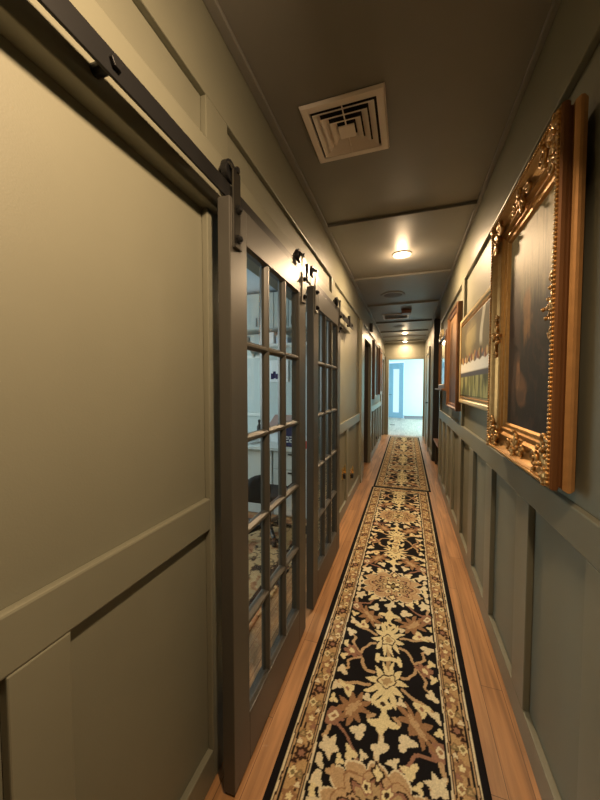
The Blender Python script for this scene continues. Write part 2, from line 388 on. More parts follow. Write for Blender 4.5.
# ------------------------------------------------------------------ sliding barn doors and their rail
DXF, DXB = -0.512, -0.555
ZR0, ZR1 = 1.921, 1.976
GRP_D = 'sliding French barn doors of the office'
def hanger(y, par):
    st = MB()
    # strap bent from flat bar: face leg, hook around the wheel
    st.box(-0.512, -0.505, y-0.021, y+0.021, 1.765, 2.00)
    st.box(-0.505, -0.500, y-0.021, y+0.021, 1.765, 1.775)
    pts = []
    for k in range(13):
        a = PI*k/12; pts.append((-0.5345+0.026*math.cos(a), 2.00+0.026*math.sin(a)))
    for k in range(12):
        (x0, z0), (x1, z1) = pts[k], pts[k+1]
        nx0, nz0 = math.cos(PI*k/12), math.sin(PI*k/12); nx1, nz1 = math.cos(PI*(k+1)/12), math.sin(PI*(k+1)/12)
        q = [(x0, z0), (x1, z1), (x1-nx1*0.007, z1-nz1*0.007), (x0-nx0*0.007, z0-nz0*0.007)]
        st.poly(q, 'y', y-0.021, y+0.021)
    st.box(-0.5605, -0.5535, y-0.021, y+0.021, 1.985, 2.00)
    s = st.build('hanger_strap', STEEL, par, 0.0015)
    wh = MB()
    wh.tube((-0.545, y, 2.005), (-0.524, y, 2.005), 0.034, n=24)
    wh.build('wheel', IRON, s, 0.002)
    b = MB()
    for z in (1.795, 1.885):
        b.tube((-0.506, y, z), (-0.496, y, z), 0.013, n=6)
        b.ball((-0.495, y, z), 0.009)
    b.tube((-0.512, y, 2.005), (-0.500, y, 2.005), 0.010, n=6)
    b.build('bolt', IRON, s)
def barn_door(y0, y1, label):
    t = thing('barn_door', (DXB, (y0+y1)/2, 0), label, 'door', GRP_D)
    SW = 0.108; z0, z1 = 0.012, 1.915; g0, g1 = 0.189, 1.806
    for (a, b) in ((y0, y0+SW), (y1-SW, y1)):
        MB().box(DXB, DXF, a, b, z0, z1).build('stile', DOORP, t, 0.003)
    MB().box(DXB, DXF, y0+SW, y1-SW, g1, z1).build('top_rail', DOORP, t, 0.002)
    MB().box(DXB, DXF, y0+SW, y1-SW, z0, g0).build('bottom_rail', DOORP, t, 0.002)
    ya, yb = y0+SW, y1-SW
    def bar(yc=None, zc=None):
        m = MB(); h = 0.014; d = 0.010
        if yc is not None:
            m.poly([(DXB+0.004, yc-d*0.5), (DXB+0.016, yc-h), (DXF-0.016, yc-h), (DXF-0.003, yc-d*0.5), (DXF-0.003, yc+d*0.5), (DXF-0.016, yc+h), (DXB+0.016, yc+h), (DXB+0.004, yc+d*0.5)], 'z', g0, g1)
        else:
            m.poly([(DXB+0.004, zc-d*0.5), (DXB+0.016, zc-h), (DXF-0.016, zc-h), (DXF-0.003, zc-d*0.5), (DXF-0.003, zc+d*0.5), (DXF-0.016, zc+h), (DXB+0.016, zc+h), (DXB+0.004, zc+d*0.5)], 'y', ya, yb)
        m.build('muntin', DOORP, t, 0.0012)
    for k in (1, 2): bar(yc=ya+(yb-ya)*k/3)
    for k in (1, 2, 3, 4): bar(zc=g0+(g1-g0)*k/5)
    # bead around the glazing
    bd = MB().rect_sweep([(0.0, DXF-0.004), (0.008, DXF-0.013), (0.008, DXF-0.019)], ya, yb, g0, g1)
    bd.build('glazing_bead', DOORP, t)
    for i in range(3):
        for j in range(5):
            py0 = ya+(yb-ya)*i/3+(0.0145 if i else 0.001); py1 = ya+(yb-ya)*(i+1)/3-(0.0145 if i < 2 else 0.001)
            pz0 = g0+(g1-g0)*j/5+(0.0145 if j else 0.001); pz1 = g0+(g1-g0)*(j+1)/5-(0.0145 if j < 4 else 0.001)
            MB().box(-0.5350, -0.5315, py0, py1, pz0, pz1).build('glass_pane', GLASS, t)
    hanger(y0+0.035, t); hanger(y1-0.055, t)
    return t
barn_door(0.872, 1.640, 'nearest dark grey sliding barn door with fifteen glass panes, hanging beside the plain panelled wall')
barn_door(1.790, 2.570, 'second dark grey sliding barn door with fifteen glass panes, behind the nearest one')
rl = thing('barn_door_rail', (-0.5345, 1.2, ZR0), 'long black iron track with standoffs that the two glazed sliding doors hang from', 'rail')
MB().box(-0.538, -0.531, -0.95, 3.34, ZR0, ZR1-0.006).build('track_bar', IRON, rl, 0.002)
for y in (-0.55, 0.49, 1.71, 2.80, 3.24):
    m = MB(); m.tube((-0.580, y, 1.948), (-0.538, y, 1.948), 0.012, n=16); m.tube((-0.531, y, 1.948), (-0.522, y, 1.948), 0.013, n=6); m.build('standoff_bolt', IRON, rl, 0.001)
for y in (-0.80, 1.725, 3.10):
    m = MB(); m.box(-0.546, -0.522, y-0.016, y+0.016, ZR0-0.004, ZR1+0.035); m.tube((-0.534, y, ZR1+0.03), (-0.534, y+0.03, ZR1+0.03), 0.012); m.build('end_stop', IRON, rl, 0.002)

# ------------------------------------------------------------------ rugs
IV = srgb(214, 202, 164); CRM = srgb(218, 204, 150); GLD = srgb(176, 148, 100); TAN = srgb(184, 152, 106)
BRN = srgb(150, 110, 70); ROS = srgb(148, 104, 78); BLK = srgb(17, 14, 17); DBR = srgb(58, 36, 22); OLV = srgb(128, 112, 70)
def rug_colors(W, L, nu, nv, phase, P=1.22):
    s = (np.linspace(-W/2, W/2, nu)[None, :] + np.zeros((nv, 1)))
    t = (np.linspace(0, L, nv)[:, None] + np.zeros((1, nu)))
    C = np.zeros((nv, nu, 3)) + BLK
    def paint(mask, c): C[mask] = c
    # wavering hand of the weaver
    sw = s + 0.006*np.sin(t*9.1+s*14) + 0.004*np.sin(t*23+1.3) + 0.0045*np.sin(t*61+s*23)
    tw = t + 0.007*np.sin(s*21+t*3.0) + 0.0045*np.sin(s*67+t*17)
    a = np.abs(sw); tt = ((tw-phase+P/2) % P) - P/2; sg = np.sign(tt); b = np.abs(tt)
    def seg(p, q, r):
        p = np.array(p); q = np.array(q); d = q-p; k = np.clip(((a-p[0])*d[0]+(b-p[1])*d[1])/(d@d), 0, 1)
        return np.hypot(a-p[0]-k*d[0], b-p[1]-k*d[1]) < r
    def poly(pts, r, c):
        for i in range(len(pts)-1): paint(seg(pts[i], pts[i+1], r), c)
    def star(c, R, n, amp, col, sx=1.0, sy=1.0, rot=0.0, line=None, sharp=False, petal=False):
        x = a-c[0]; y = b-c[1]; ca, sa = math.cos(rot), math.sin(rot)
        u = (x*ca+y*sa)/sx; v = (-x*sa+y*ca)/sy
        r = np.hypot(u, v); th = np.arctan2(v, u)
        k = np.cos(n*th)
        if sharp: k = 2*np.abs(((n*th/(2*PI)) % 1)-0.5)*2-1
        if petal: k = 2*np.abs(np.cos(n*th/2))**0.55-1
        e = R*(1+amp*k)
        if line is not None: paint(r < e+0.008, line)
        paint(r < e, col)
    # vines
    poly([(0.0, 0.0), (0.0, 0.55)], 0.010, GLD)
    poly([(0.05, 0.0), (0.0, 0.0)], 0.012, CRM); poly([(0.052, -0.02), (0.052, 0.02)], 0.010, CRM)
    poly([(0.06, 0.09), (0.095, 0.075), (0.12, 0.045), (0.125, 0.02), (0.14, 0.0)], 0.0065, TAN)
    poly([(0.135, 0.0), (0.19, 0.0)], 0.010, ROS)
    poly([(0.14, 0.02), (0.175, 0.06), (0.17, 0.10), (0.195, 0.115)], 0.006, TAN)
    poly([(0.06, 0.50), (0.09, 0.44), (0.12, 0.40), (0.19, 0.37)], 0.0065, ROS)
    poly([(0.19, 0.36), (0.215, 0.43), (0.17, 0.48)], 0.008, TAN)
    poly([(0.20, 0.20), (0.12, 0.17), (0.07, 0.15)], 0.008, TAN)
    poly([(0.2, 0.57), (0.215, 0.61)], 0.010, CRM)
    # small leaves and buds
    star((0.175, 0.0), 0.030, 6, 0.34, ROS, petal=True); star((0.175, 0.0), 0.014, 5, 0.1, CRM)
    star((0.195, 0.125), 0.024, 3, 0.42, IV, rot=0.6, sharp=True); star((0.15, 0.205), 0.026, 3, 0.40, CRM, sx=1.3, rot=-0.4, sharp=True)
    star((0.06, 0.215), 0.018, 3, 0.42, IV, rot=0.5, sharp=True); star((0.205, 0.28), 0.018, 3, 0.42, CRM, rot=2.6, sharp=True); star((0.05, 0.285), 0.016, 3, 0.4, TAN, rot=1.4, sharp=True); star((0.205, 0.215), 0.022, 3, 0.4, IV, rot=1.1, sharp=True); star((0.15, 0.205), 0.009, 4, 0.1, ROS)
    star((0.085, 0.365), 0.026, 3, 0.42, IV, rot=2.0, sharp=True); star((0.105, 0.45), 0.022, 3, 0.40, CRM, rot=1.2, sharp=True)
    star((0.185, 0.46), 0.036, 5, 0.34, IV, sx=0.8, rot=0.5, sharp=True); star((0.215, 0.52), 0.020, 3, 0.4, IV, rot=0.2, sharp=True)
    star((0.205, 0.04), 0.018, 3, 0.4, CRM, rot=2.0, sharp=True)
    star((0.195, 0.35), 0.036, 6, 0.10, ROS, sx=1.1); star((0.195, 0.35), 0.019, 4, 0.15, IV); star((0.195, 0.35), 0.008, 4, 0.1, BRN)
    # serrated brown leaves
    star((0.120, 0.285), 0.064, 9, 0.38, BRN, sx=1.15, sy=0.70, rot=0.9, sharp=True)
    star((0.120, 0.285), 0.030, 7, 0.35, TAN, sx=1.2, sy=0.45, rot=0.9, petal=True)
    # cream palmettes
    star((0.0, 0.135), 0.072, 11, 0.40, CRM, sx=1.28, sy=0.88, rot=PI/2, sharp=True)
    star((0.0, 0.120), 0.036, 5, 0.12, DBR, rot=0.3); star((0.0, 0.120), 0.030, 5, 0.12, CRM, rot=0.3); star((0.0, 0.120), 0.018, 5, 0.2, GLD)
    star((0.0, 0.235), 0.028, 4, 0.25, CRM, sy=1.3); star((0.0, 0.235), 0.010, 4, 0.1, DBR)
    star((0.0, 0.310), 0.034, 4, 0.38, CRM, sx=1.2, sharp=True)
    star((0.0, 0.40), 0.022, 4, 0.3, IV, sy=1.6); 
    # big medallion
    cm = (0.0, P/2)
    star(cm, 0.138, 12, 0.14, TAN, sx=1.16, sy=1.0, line=IV, petal=True)
    star(cm, 0.122, 8, 0.12, BRN, sx=1.12, sy=1.0, petal=True); star(cm, 0.117, 8, 0.12, TAN, sx=1.12, sy=1.0, petal=True)
    star(cm, 0.094, 8, 0.2, ROS, sx=1.1, line=DBR); star(cm, 0.084, 8, 0.2, GLD, sx=1.1); 
    for q in range(8):
        th = PI/4*q+PI/8; c = (0.082*1.1*math.cos(th), P/2+0.082*math.sin(th))
        star(c, 0.022, 5, 0.2, DBR if q % 2 else ROS); star(c, 0.016, 5, 0.2, TAN if q % 2 else CRM); star(c, 0.008, 4, 0, DBR)
    star(cm, 0.054, 8, 0.20, DBR); star(cm, 0.047, 8, 0.20, CRM); star(cm, 0.030, 4, 0.4, DBR); star(cm, 0.016, 4, 0.3, OLV)
    star((0.0, P/2-0.130), 0.026, 4, 0.25, DBR, sx=0.8, sy=1.2); star((0.0, P/2-0.130), 0.017, 4, 0.25, CRM, sx=0.8, sy=1.2)
    # small sprigs around the medallion
    for (c, R, rt, col) in (((0.205, 0.575), 0.022, 0.4, IV), ((0.165, 0.535), 0.018, 2.2, TAN), ((0.055, 0.445), 0.016, 1.0, IV), ((0.135, 0.495), 0.015, 3.0, CRM)): star(c, R, 3, 0.42, col, rot=rt, sharp=True)
    # border
    ds = W/2-np.abs(s); de = np.minimum(t, L-t); d = np.minimum(ds, de); l = np.where(ds < de, t, s+3.0)
    dw = d + 0.0009*np.sin(l*31)+0.0008*np.sin(l*83)
    bd = dw < 0.130
    paint(bd, srgb(182, 148, 94))
    P2 = 0.26; bl = ((l+0.02*np.sin(s*2)) % P2)-P2/2; cx = dw-0.078
    side = np.sign(s)
    wave = 0.016*np.sin(2*PI*l/P2*2)
    paint(bd & (np.abs(cx-wave) < 0.0045), DBR)
    def bflower(off, x, R, n, col, amp=0.2):
        u = ((l-off+P2/2) % P2)-P2/2; r = np.hypot(u, cx-x); th = np.arctan2(cx-x, u)
        paint(bd & (r < R*(1+amp*np.cos(n*th))), col)
    for (off, x, R, n, c1, c2) in ((0.0, 0.0, 0.022, 6, DBR, ROS), (0.13, 0.0, 0.021, 5, BRN, CRM), (0.065, 0.013, 0.016, 4, CRM, BRN), (0.065, -0.014, 0.012, 3, OLV, GLD),
                                   (0.195, -0.012, 0.016, 4, CRM, OLV), (0.195, 0.014, 0.012, 3, OLV, GLD), (0.035, -0.018, 0.010, 3, IV, IV), (0.10, 0.017, 0.010, 3, ROS, ROS), (0.165, 0.017, 0.009, 3, IV, IV), (0.23, -0.018, 0.009, 3, DBR, DBR)):
        bflower(off, x, R+0.0028, n, BRN); bflower(off, x, R, n, c1); bflower(off, x, R*0.5, n, c2)
    paint(dw < 0.050, BLK); paint(dw < 0.044, TAN); paint(dw < 0.0375, DBR); paint(dw < 0.033, IV); paint(dw < 0.0265, BLK)
    paint(bd & (dw > 0.1045), DBR); paint(bd & (dw > 0.109), TAN); paint(bd & (dw > 0.113), DBR); paint(bd & (dw > 0.1165), IV); paint(bd & (dw > 0.122), BLK)
    n1 = np.random.rand(nv, nu, 1); g = C.mean(axis=2, keepdims=True); C = (C*0.82+g*0.18)*(0.86+0.28*n1)
    return C
def rug(xl0, xr0, y0, xl1, xr1, y1, step, phase, label):
    W = 0.70; L = y1-y0; nu = int(W/step); nv = int(L/step)
    t = thing('runner_rug', ((xl0+xr0)/2, (y0+y1)/2, 0), label, 'rug', 'patterned runner rugs')
    o = grid_mesh('woven_pile', (xl0, y0, 0.011), ((xr0-xl0)/(nu-1), 0.0, 0), ((xl1-xl0)/(nv-1), (y1-y0)/(nv-1), 0), nu, nv, rug_colors(W, L, nu, nv, phase), WOOL, t, thick=(0, 0, -0.0105))
    return t
rug(-0.425, 0.278, 0.28, -0.425, 0.278, 4.33, 0.004, 1.57-0.28, 'black and gold floral runner rug in the foreground, nearer of the two')
rug(-0.412, 0.305, 4.345, -0.412, 0.305, 8.90, 0.006, 0.55, 'black and gold floral runner rug further down the hall, touching the far opening')

# ------------------------------------------------------------------ pictures on the right wall
def scroll(m, c, R, turns, y_sign, z_sign, r=0.006, x=0.372):
    pts, rr = [], []
    for k in range(18):
        q = k/17; a = q*turns*2*PI; rad = R*(1-0.8*q)
        pts.append((x-0.004*q, c[0]+y_sign*(rad*math.cos(a)), c[1]+z_sign*(rad*math.sin(a)))); rr.append(r*(1-0.45*q))
    m.path(pts, rr, 8)
def acanthus(c, ys, zs, x, size, corner=True):
    m = MB()
    n = 7
    for k in range(n):
        a = (k/(n-1))*PI/2 if corner else (k/(n-1))*PI
        if corner: dy, dz = ys*math.cos(a), zs*math.sin(a)
        else: dy, dz = (math.cos(a), zs*math.sin(a)) if zs else (ys*math.sin(a), math.cos(a))
        Lf = size*(0.75+0.25*math.sin(k*2.1+1))
        rot = Matrix.Rotation(math.atan2(dz, dy), 3, 'X')
        m.ball((x+0.004, c[0]+dy*Lf*0.5, c[1]+dz*Lf*0.5), 1, (0.010, Lf*0.52, size*0.11), 8, 5, rot)
        m.ico((x-0.003, c[0]+dy*Lf, c[1]+dz*Lf), size*0.09)
    m.ball((x-0.004, c[0], c[1]), size*0.20, (0.7, 1, 1))
    for q in range(5):
        a = 2*PI*q/5; m.ico((x-0.008, c[0]+size*0.2*math.cos(a), c[1]+size*0.2*math.sin(a)), size*0.085)
    if corner:
        scroll(m, (c[0]+ys*size*0.95, c[1]+zs*size*0.28), size*0.26, 1.4, ys, zs, size*0.07, x)
        scroll(m, (c[0]+ys*size*0.28, c[1]+zs*size*0.95), size*0.26, 1.4, -ys, -zs, size*0.07, x)
    elif zs:
        for q in (1, -1): scroll(m, (c[0]+q*size*0.95, c[1]+zs*size*0.2), size*0.26, 1.4, q, zs, size*0.07, x)
    else:
        for q in (1, -1): scroll(m, (c[0]+ys*size*0.2, c[1]+q*size*0.95), size*0.26, 1.4, ys, q, size*0.07, x)
    return m
def canvas(par, x, y0, y1, z0, z1, step, fn):
    nu = int((y1-y0)/step); nv = int((z1-z0)/step)
    # looking at +x wall: picture's left is the far side (larger y)
    u = np.linspace(1, 0, nu)[None, :]+np.zeros((nv, 1)); v = np.linspace(0, 1, nv)[:, None]+np.zeros((1, nu))
    return grid_mesh('canvas', (x, y0, z0), (0, (y1-y0)/(nu-1), 0), (0, 0, (z1-z0)/(nv-1)), nu, nv, fn(u, v), OILP, par, thick=(0.012, 0, 0))
def vnoise(u, v, fx, fy, seed):
    r = np.random.RandomState(seed); out = np.zeros_like(u); amp = 1; tot = 0
    for o in range(4):
        gx, gy = int(fx*2**o)+3, int(fy*2**o)+3; g = r.rand(gy, gx)
        x = u*(gx-2); y = v*(gy-2); i = np.floor(x).astype(int); j = np.floor(y).astype(int); a = x-i; b = y-j
        a = a*a*(3-2*a); b = b*b*(3-2*b)
        i = np.clip(i, 0, gx-2); j = np.clip(j, 0, gy-2)
        out += amp*((g[j, i]*(1-a)+g[j, i+1]*a)*(1-b)+(g[j+1, i]*(1-a)+g[j+1, i+1]*a)*b); tot += amp; amp *= 0.5
    return out/tot
def sm(x, a, b): return np.clip((x-a)/(b-a), 0, 1)**2*(3-2*np.clip((x-a)/(b-a), 0, 1))
def mixc(A, c, m): return A*(1-m[..., None])+np.array(c)*m[..., None]
def dusk_abstract(u, v):
    n1 = vnoise(u, v, 4, 5, 3); n2 = vnoise(u, v, 30, 4, 4); n3 = vnoise(u, v, 9, 12, 5)
    C = np.zeros(u.shape+(3,))+srgb(30, 27, 25)
    C = mixc(C, srgb(196, 172, 122), sm(v+0.10*(n2-0.5)+0.10*(n1-0.5), 0.56, 0.82))
    C = mixc(C, srgb(120, 98, 66), 0.5*sm(n2, 0.55, 0.75)*sm(v, 0.6, 0.75))
    C = mixc(C, srgb(86, 58, 44), sm(0.30-np.hypot((u-0.12)/0.8, (v-0.45)/1.6)+0.12*(n3-0.5), 0.0, 0.14)*0.8)
    C = mixc(C, srgb(176, 124, 70), sm(0.16-np.hypot((u-0.46)/0.75, (v-0.56)/1.15)+0.12*(n3-0.5)+0.05*(n2-.5), 0.0, 0.09)*0.85)
    C = mixc(C, srgb(120, 84, 56), sm(0.13-np.hypot((u-0.36-(v-0.2)*-0.3)/1.25, (v-0.19)/0.85)+0.09*(n3-0.5), 0.0, 0.06)*0.9)
    C = mixc(C, srgb(158, 112, 74), sm(0.075-np.hypot((u-0.28)/0.75, (v-0.27)/1.35)+0.04*(n3-0.5), 0.0, 0.04))
    C = mixc(C, srgb(58, 50, 46), sm(n3, 0.5, 0.75)*0.5*sm(0.62-v, 0, .2))
    n4 = vnoise(u, v, 60, 10, 31); C = mixc(C, srgb(40, 34, 28), sm(n4, 0.45, 0.75)*0.55*sm(0.9-v, 0, .3)*sm(v, 0.3, .6))
    C = mixc(C, srgb(70, 46, 36), sm(0.035-np.abs(n1-0.5+0.3*(u-0.5)), 0, .03)*0.5*sm(0.6-v, 0, .15))
    return C
def still_life(u, v):
    n1 = vnoise(u, v, 6, 6, 8); n2 = vnoise(u, v, 26, 3, 9)
    C = np.zeros(u.shape+(3,))+srgb(92, 84, 58)
    C = mixc(C, srgb(150, 136, 92), sm(0.26-np.hypot(u-0.42, (v-0.76)*0.8)+0.2*(n1-0.5), 0, 0.2))
    for k in range(5):
        C = mixc(C, srgb(62, 48, 34), sm(0.011-np.abs((v-(0.86+0.03*k))-0.10*(u-0.3)), 0, 0.008)*sm(u-0.15, 0, .05)*0.8)
    C = mixc(C, srgb(206, 200, 176), sm(0.055-np.abs(u-0.82-0.05*np.sin(v*7)), 0, 0.03)*sm(v, 0.56, 0.66)*(0.6+0.4*n2))
    # shelf of jars and fruit
    r = np.random.RandomState(5)
    for k in range(26):
        cx = 0.05+0.9*k/25+r.uniform(-.012, .012); cy = 0.46+r.uniform(0, .07); R = r.uniform(.022, .045)
        col = [srgb(120, 62, 36), srgb(190, 160, 110), srgb(58, 44, 34), srgb(172, 120, 66), srgb(80, 70, 90), srgb(214, 198, 160)][k % 6]
        C = mixc(C, col, sm(R-np.hypot(u-cx, (v-cy)*0.6), 0, 0.012))
    C = mixc(C, srgb(222, 222, 214), sm(v, 0.315, 0.325)*sm(0.45+0.012*np.sin(u*40)-v, 0, 0.01))
    C = mixc(C, srgb(72, 74, 84), sm(0.315-v, 0, 0.006)*sm(v, 0.255, 0.265))
    low = sm(0.262-v, 0, 0.01)
    C = mixc(C, srgb(112, 116, 70), low); C = mixc(C, srgb(160, 158, 108), low*sm(n2, 0.5, 0.62)); C = mixc(C, srgb(66, 70, 46), low*sm(0.47-n2, 0, 0.1))
    return C
def murky(u, v):
    n1 = vnoise(u, v, 4, 6, 12)
    C = np.zeros(u.shape+(3,))+srgb(84, 66, 56)
    C = mixc(C, srgb(150, 118, 86), sm(v+0.25*(n1-.5), 0.55, 0.95)*0.9)
    C = mixc(C, srgb(72, 68, 82), sm(0.45-v+0.3*(n1-.5), 0.0, 0.4)*0.8)
    C = mixc(C, srgb(48, 34, 28), sm(n1, 0.5, 0.75)*0.6)
    return C

FX0, FX1 = 0.372, 0.4315
fy0, fy1, fz0, fz1 = 1.042, 1.765, 1.055, 2.085
p1 = thing('framed_painting', (FX1, (fy0+fy1)/2, fz0), 'large dark painting in an ornate gold frame with beaded edge, nearest on the right wall', 'painting')
MB().rect_sweep([(0.004, 0.3745), (0.020, 0.374), (0.026, 0.380), (0.036, 0.392), (0.050, 0.401), (0.064, 0.406)], fy0, fy1, fz0, fz1).build('cove_moulding', GOLD, p1)
MB().rect_sweep([(0.064, 0.406), (0.068, 0.396), (0.078, 0.394), (0.083, 0.400), (0.088, 0.410), (0.094, 0.410), (0.097, 0.403), (0.104, 0.403), (0.108, 0.412), (0.113, 0.414), (0.116, 0.410), (0.122, 0.412), (0.128, 0.4225)], fy0, fy1, fz0, fz1).build('inner_moulding', GOLD, p1)
MB().rect_sweep([(0.004, 0.395), (0.001, 0.389), (0.001, 0.380), (0.004, 0.3745)], fy0, fy1, fz0, fz1).build('lip_side', BRONZE, p1)
MB().rect_sweep([(0.003, FX1), (0.000, 0.426), (-0.003, 0.421), (-0.003, 0.414), (0.000, 0.409), (0.004, 0.404)], fy0, fy1, fz0, fz1).build('outer_side', GOLDS, p1)
MB().rect_sweep([(0.004, 0.404), (0.010, 0.402), (0.010, 0.396), (0.004, 0.395)], fy0, fy1, fz0, fz1).build('side_groove', BRONZE, p1)
MB().box(0.424, 0.4305, fy0+0.01, fy1-0.01, fz0+0.01, fz1-0.01).build('backing_board', BROWNF, p1)
canvas(p1, 0.4225, fy0+0.124, fy1-0.124, fz0+0.124, fz1-0.124, 0.004, dusk_abstract)
rb = MB(); st = 0.0125
for (ya, za, yb, zb) in ((fy0+.013, fz0+.013, fy0+.013, fz1-.013), (fy1-.013, fz0+.013, fy1-.013, fz1-.013), (fy0+.013, fz0+.013, fy1-.013, fz0+.013), (fy0+.013, fz1-.013, fy1-.013, fz1-.013)):
    Lg = math.hypot(yb-ya, zb-za); n = int(Lg/st)
    for k in range(n): q = (k+0.5)/n; rb.ico((0.373, ya+(yb-ya)*q, za+(zb-za)*q), 0.0068)
rb.build('beading', GOLD, p1, smooth=True)
for ys, yc in ((1, fy0+0.030), (-1, fy1-0.030)):
    for zs, zc in ((1, fz0+0.030), (-1, fz1-0.030)):
        acanthus((yc, zc), ys, zs, 0.380, 0.105).build('corner_ornament', GOLD, p1, smooth=True)
ym, zm = (fy0+fy1)/2, (fz0+fz1)/2
for c, ys, zs in (((fy0+0.040, zm), 1, 0), ((fy1-0.040, zm), -1, 0), ((ym, fz0+0.040), 0, 1), ((ym, fz1-0.040), 0, -1)):
    acanthus(c, ys, zs, 0.388, 0.080, False).build('side_ornament', GOLD, p1, smooth=True)

def simple_frame(label, xf, xb, y0, y1, z0, z1, wd, fm, fn, step=0.006, inner=None):
    t = thing('framed_painting', (xb, (y0+y1)/2, z0), label, 'painting')
    MB().rect_sweep([(0.0, xb), (0.0, xf+0.008), (wd*0.12, xf), (wd*0.35, xf), (wd*0.5, xf+0.010), (wd*0.85, xf+0.014), (wd, xf+0.02), (wd, xb-0.006)], y0, y1, z0, z1).build('frame_moulding', fm, t, 0.001)
    if inner:
        MB().rect_sweep([(wd*0.55, xf+0.008), (wd*0.6, xf+0.002), (wd*0.7, xf+0.002), (wd*0.75, xf+0.012)], y0, y1, z0, z1).build('inner_fillet', inner, t)
    MB().box(xb-0.006, xb, y0+0.004, y1-0.004, z0+0.004, z1-0.004).build('backing_board', BROWNF, t)
    canvas(t, xb-0.020, y0+wd*0.9, y1-wd*0.9, z0+wd*0.9, z1-wd*0.9, step, fn)
    return t
simple_frame('wide pale gold framed picture with a white table band, just past the large ornate frame', 0.408, XRT-0.0005, 1.88, 2.955, 1.205, 1.875, 0.075, PALEG, still_life, 0.005, GOLD)
simple_frame('tall picture in a thick brown wooden frame, third along the right wall', 0.388, XRT-0.0005, 3.00, 3.68, 1.13, 2.055, 0.055, BROWNF, murky, 0.01)
mt = thing('wall_mirror', (XRT, 4.3, 1.29), 'small pale mirror in a brown frame with a ledge, farthest on the right wall', 'mirror')
MB().rect_sweep([(0, XRT-0.0005), (0, 0.400), (0.05, 0.394), (0.06, 0.41), (0.06, XRT-0.002)], 3.90, 4.72, 1.31, 1.97).build('mirror_frame', BROWNF, mt, 0.001)
MB().box(0.416, 0.424, 3.95, 4.67, 1.36, 1.92).build('mirror_glass', MIRR, mt)
MB().poly([(0.36, 1.300), (XRT-0.0005, 1.285), (XRT-0.0005, 1.315), (0.36, 1.315)], 'y', 3.86, 4.76).build('ledge', BROWNF, mt, 0.003)
cr = MB()
for k in range(7):
    a = PI*k/6; cr.ball((0.395, 4.31+0.15*math.cos(a), 1.955+0.05*math.sin(a)), 0.032, (0.5, 1, 1))
cr.build('crest', PALEG, mt, smooth=True)

# left wall pictures, seen edge on
for (y0, y1, z0, z1, lb) in ((6.15, 6.85, 1.10, 2.20, 'brown framed picture seen edge on, nearer of the two on the left wall'), (7.45, 8.00, 1.16, 2.20, 'brown framed picture seen edge on, farther of the two on the left wall')):
    t = thing('framed_painting', (XL, (y0+y1)/2, z0), lb, 'painting', 'edge-on pictures on the left wall')
    MB().rect_sweep([(0.0, 0.0), (0.0, 0.050), (0.02, 0.055), (0.06, 0.05), (0.07, 0.03)], y0, y1, z0, z1, 1, XL+0.0005).build('frame_moulding', BROWNF, t, 0.001)
    MB().box(XL+0.001, XL+0.028, y0+0.01, y1-0.01, z0+0.01, z1-0.01).build('picture_panel', DARKW, t)

# ------------------------------------------------------------------ ceiling things
v = thing('ceiling_vent', (-0.276, 1.523, CEIL), 'square off-white ceiling air diffuser with nested louvres, above the nearest sliding door', 'vent')
vx, vy, hw = -0.276, 1.523, 0.178
def square_ring(m, h0, z0, h1, z1, th=0.004):
    # sloping square cone between half-widths h0 at z0 and h1 at z1
    A = [m.bm.verts.new((vx+sx*h0, vy+sy*h0, z0)) for sx, sy in ((-1,-1),(1,-1),(1,1),(-1,1))]
    B = [m.bm.verts.new((vx+sx*h1, vy+sy*h1, z1)) for sx, sy in ((-1,-1),(1,-1),(1,1),(-1,1))]
    A2 = [m.bm.verts.new((vx+sx*h0, vy+sy*h0, z0+th)) for sx, sy in ((-1,-1),(1,-1),(1,1),(-1,1))]
    B2 = [m.bm.verts.new((vx+sx*h1, vy+sy*h1, z1+th)) for sx, sy in ((-1,-1),(1,-1),(1,1),(-1,1))]
    for k in range(4):
        j = (k+1) % 4
        m.bm.faces.new((A[k], A[j], B[j], B[k])); m.bm.faces.new((A2[k], B2[k], B2[j], A2[j]))
        m.bm.faces.new((A[k], A2[k], A2[j], A[j])); m.bm.faces.new((B[k], B[j], B2[j], B2[k]))
fl = MB(); square_ring(fl, hw, CEIL-0.006, hw-0.006, CEIL-0.016, 0.004); square_ring(fl, hw-0.006, CEIL-0.016, hw-0.036, CEIL-0.016, 0.010)
fl.build('flange', VENTW, v, 0.001)
for (h0, h1) in ((0.132, 0.105), (0.100, 0.073), (0.068, 0.041)):
    m = MB(); square_ring(m, h0, CEIL-0.020, h1, CEIL-0.002, 0.003); m.build('louvre', VENTW, v)
m = MB(); m.poly([(vx-.036, vy-.036), (vx+.036, vy-.036), (vx+.036, vy+.036), (vx-.036, vy+.036)], 'z', CEIL-0.020, CEIL-0.014); m.build('centre_plate', VENTW, v, 0.001)
for q in (-0.142, 0.036): MB().box(vx-0.0025, vx+0.0025, vy+q, vy+q+0.106, CEIL-0.018, CEIL-0.013).build('cross_bar', VENTW, v)
MB().box(vx-0.142, vx+0.142, vy-0.142, vy+0.142, CEIL-0.0015, CEIL-0.0005).build('duct_shade_sheet', DUCTSH, v)  # flat dark sheet for the duct's shade, solid ceiling above it
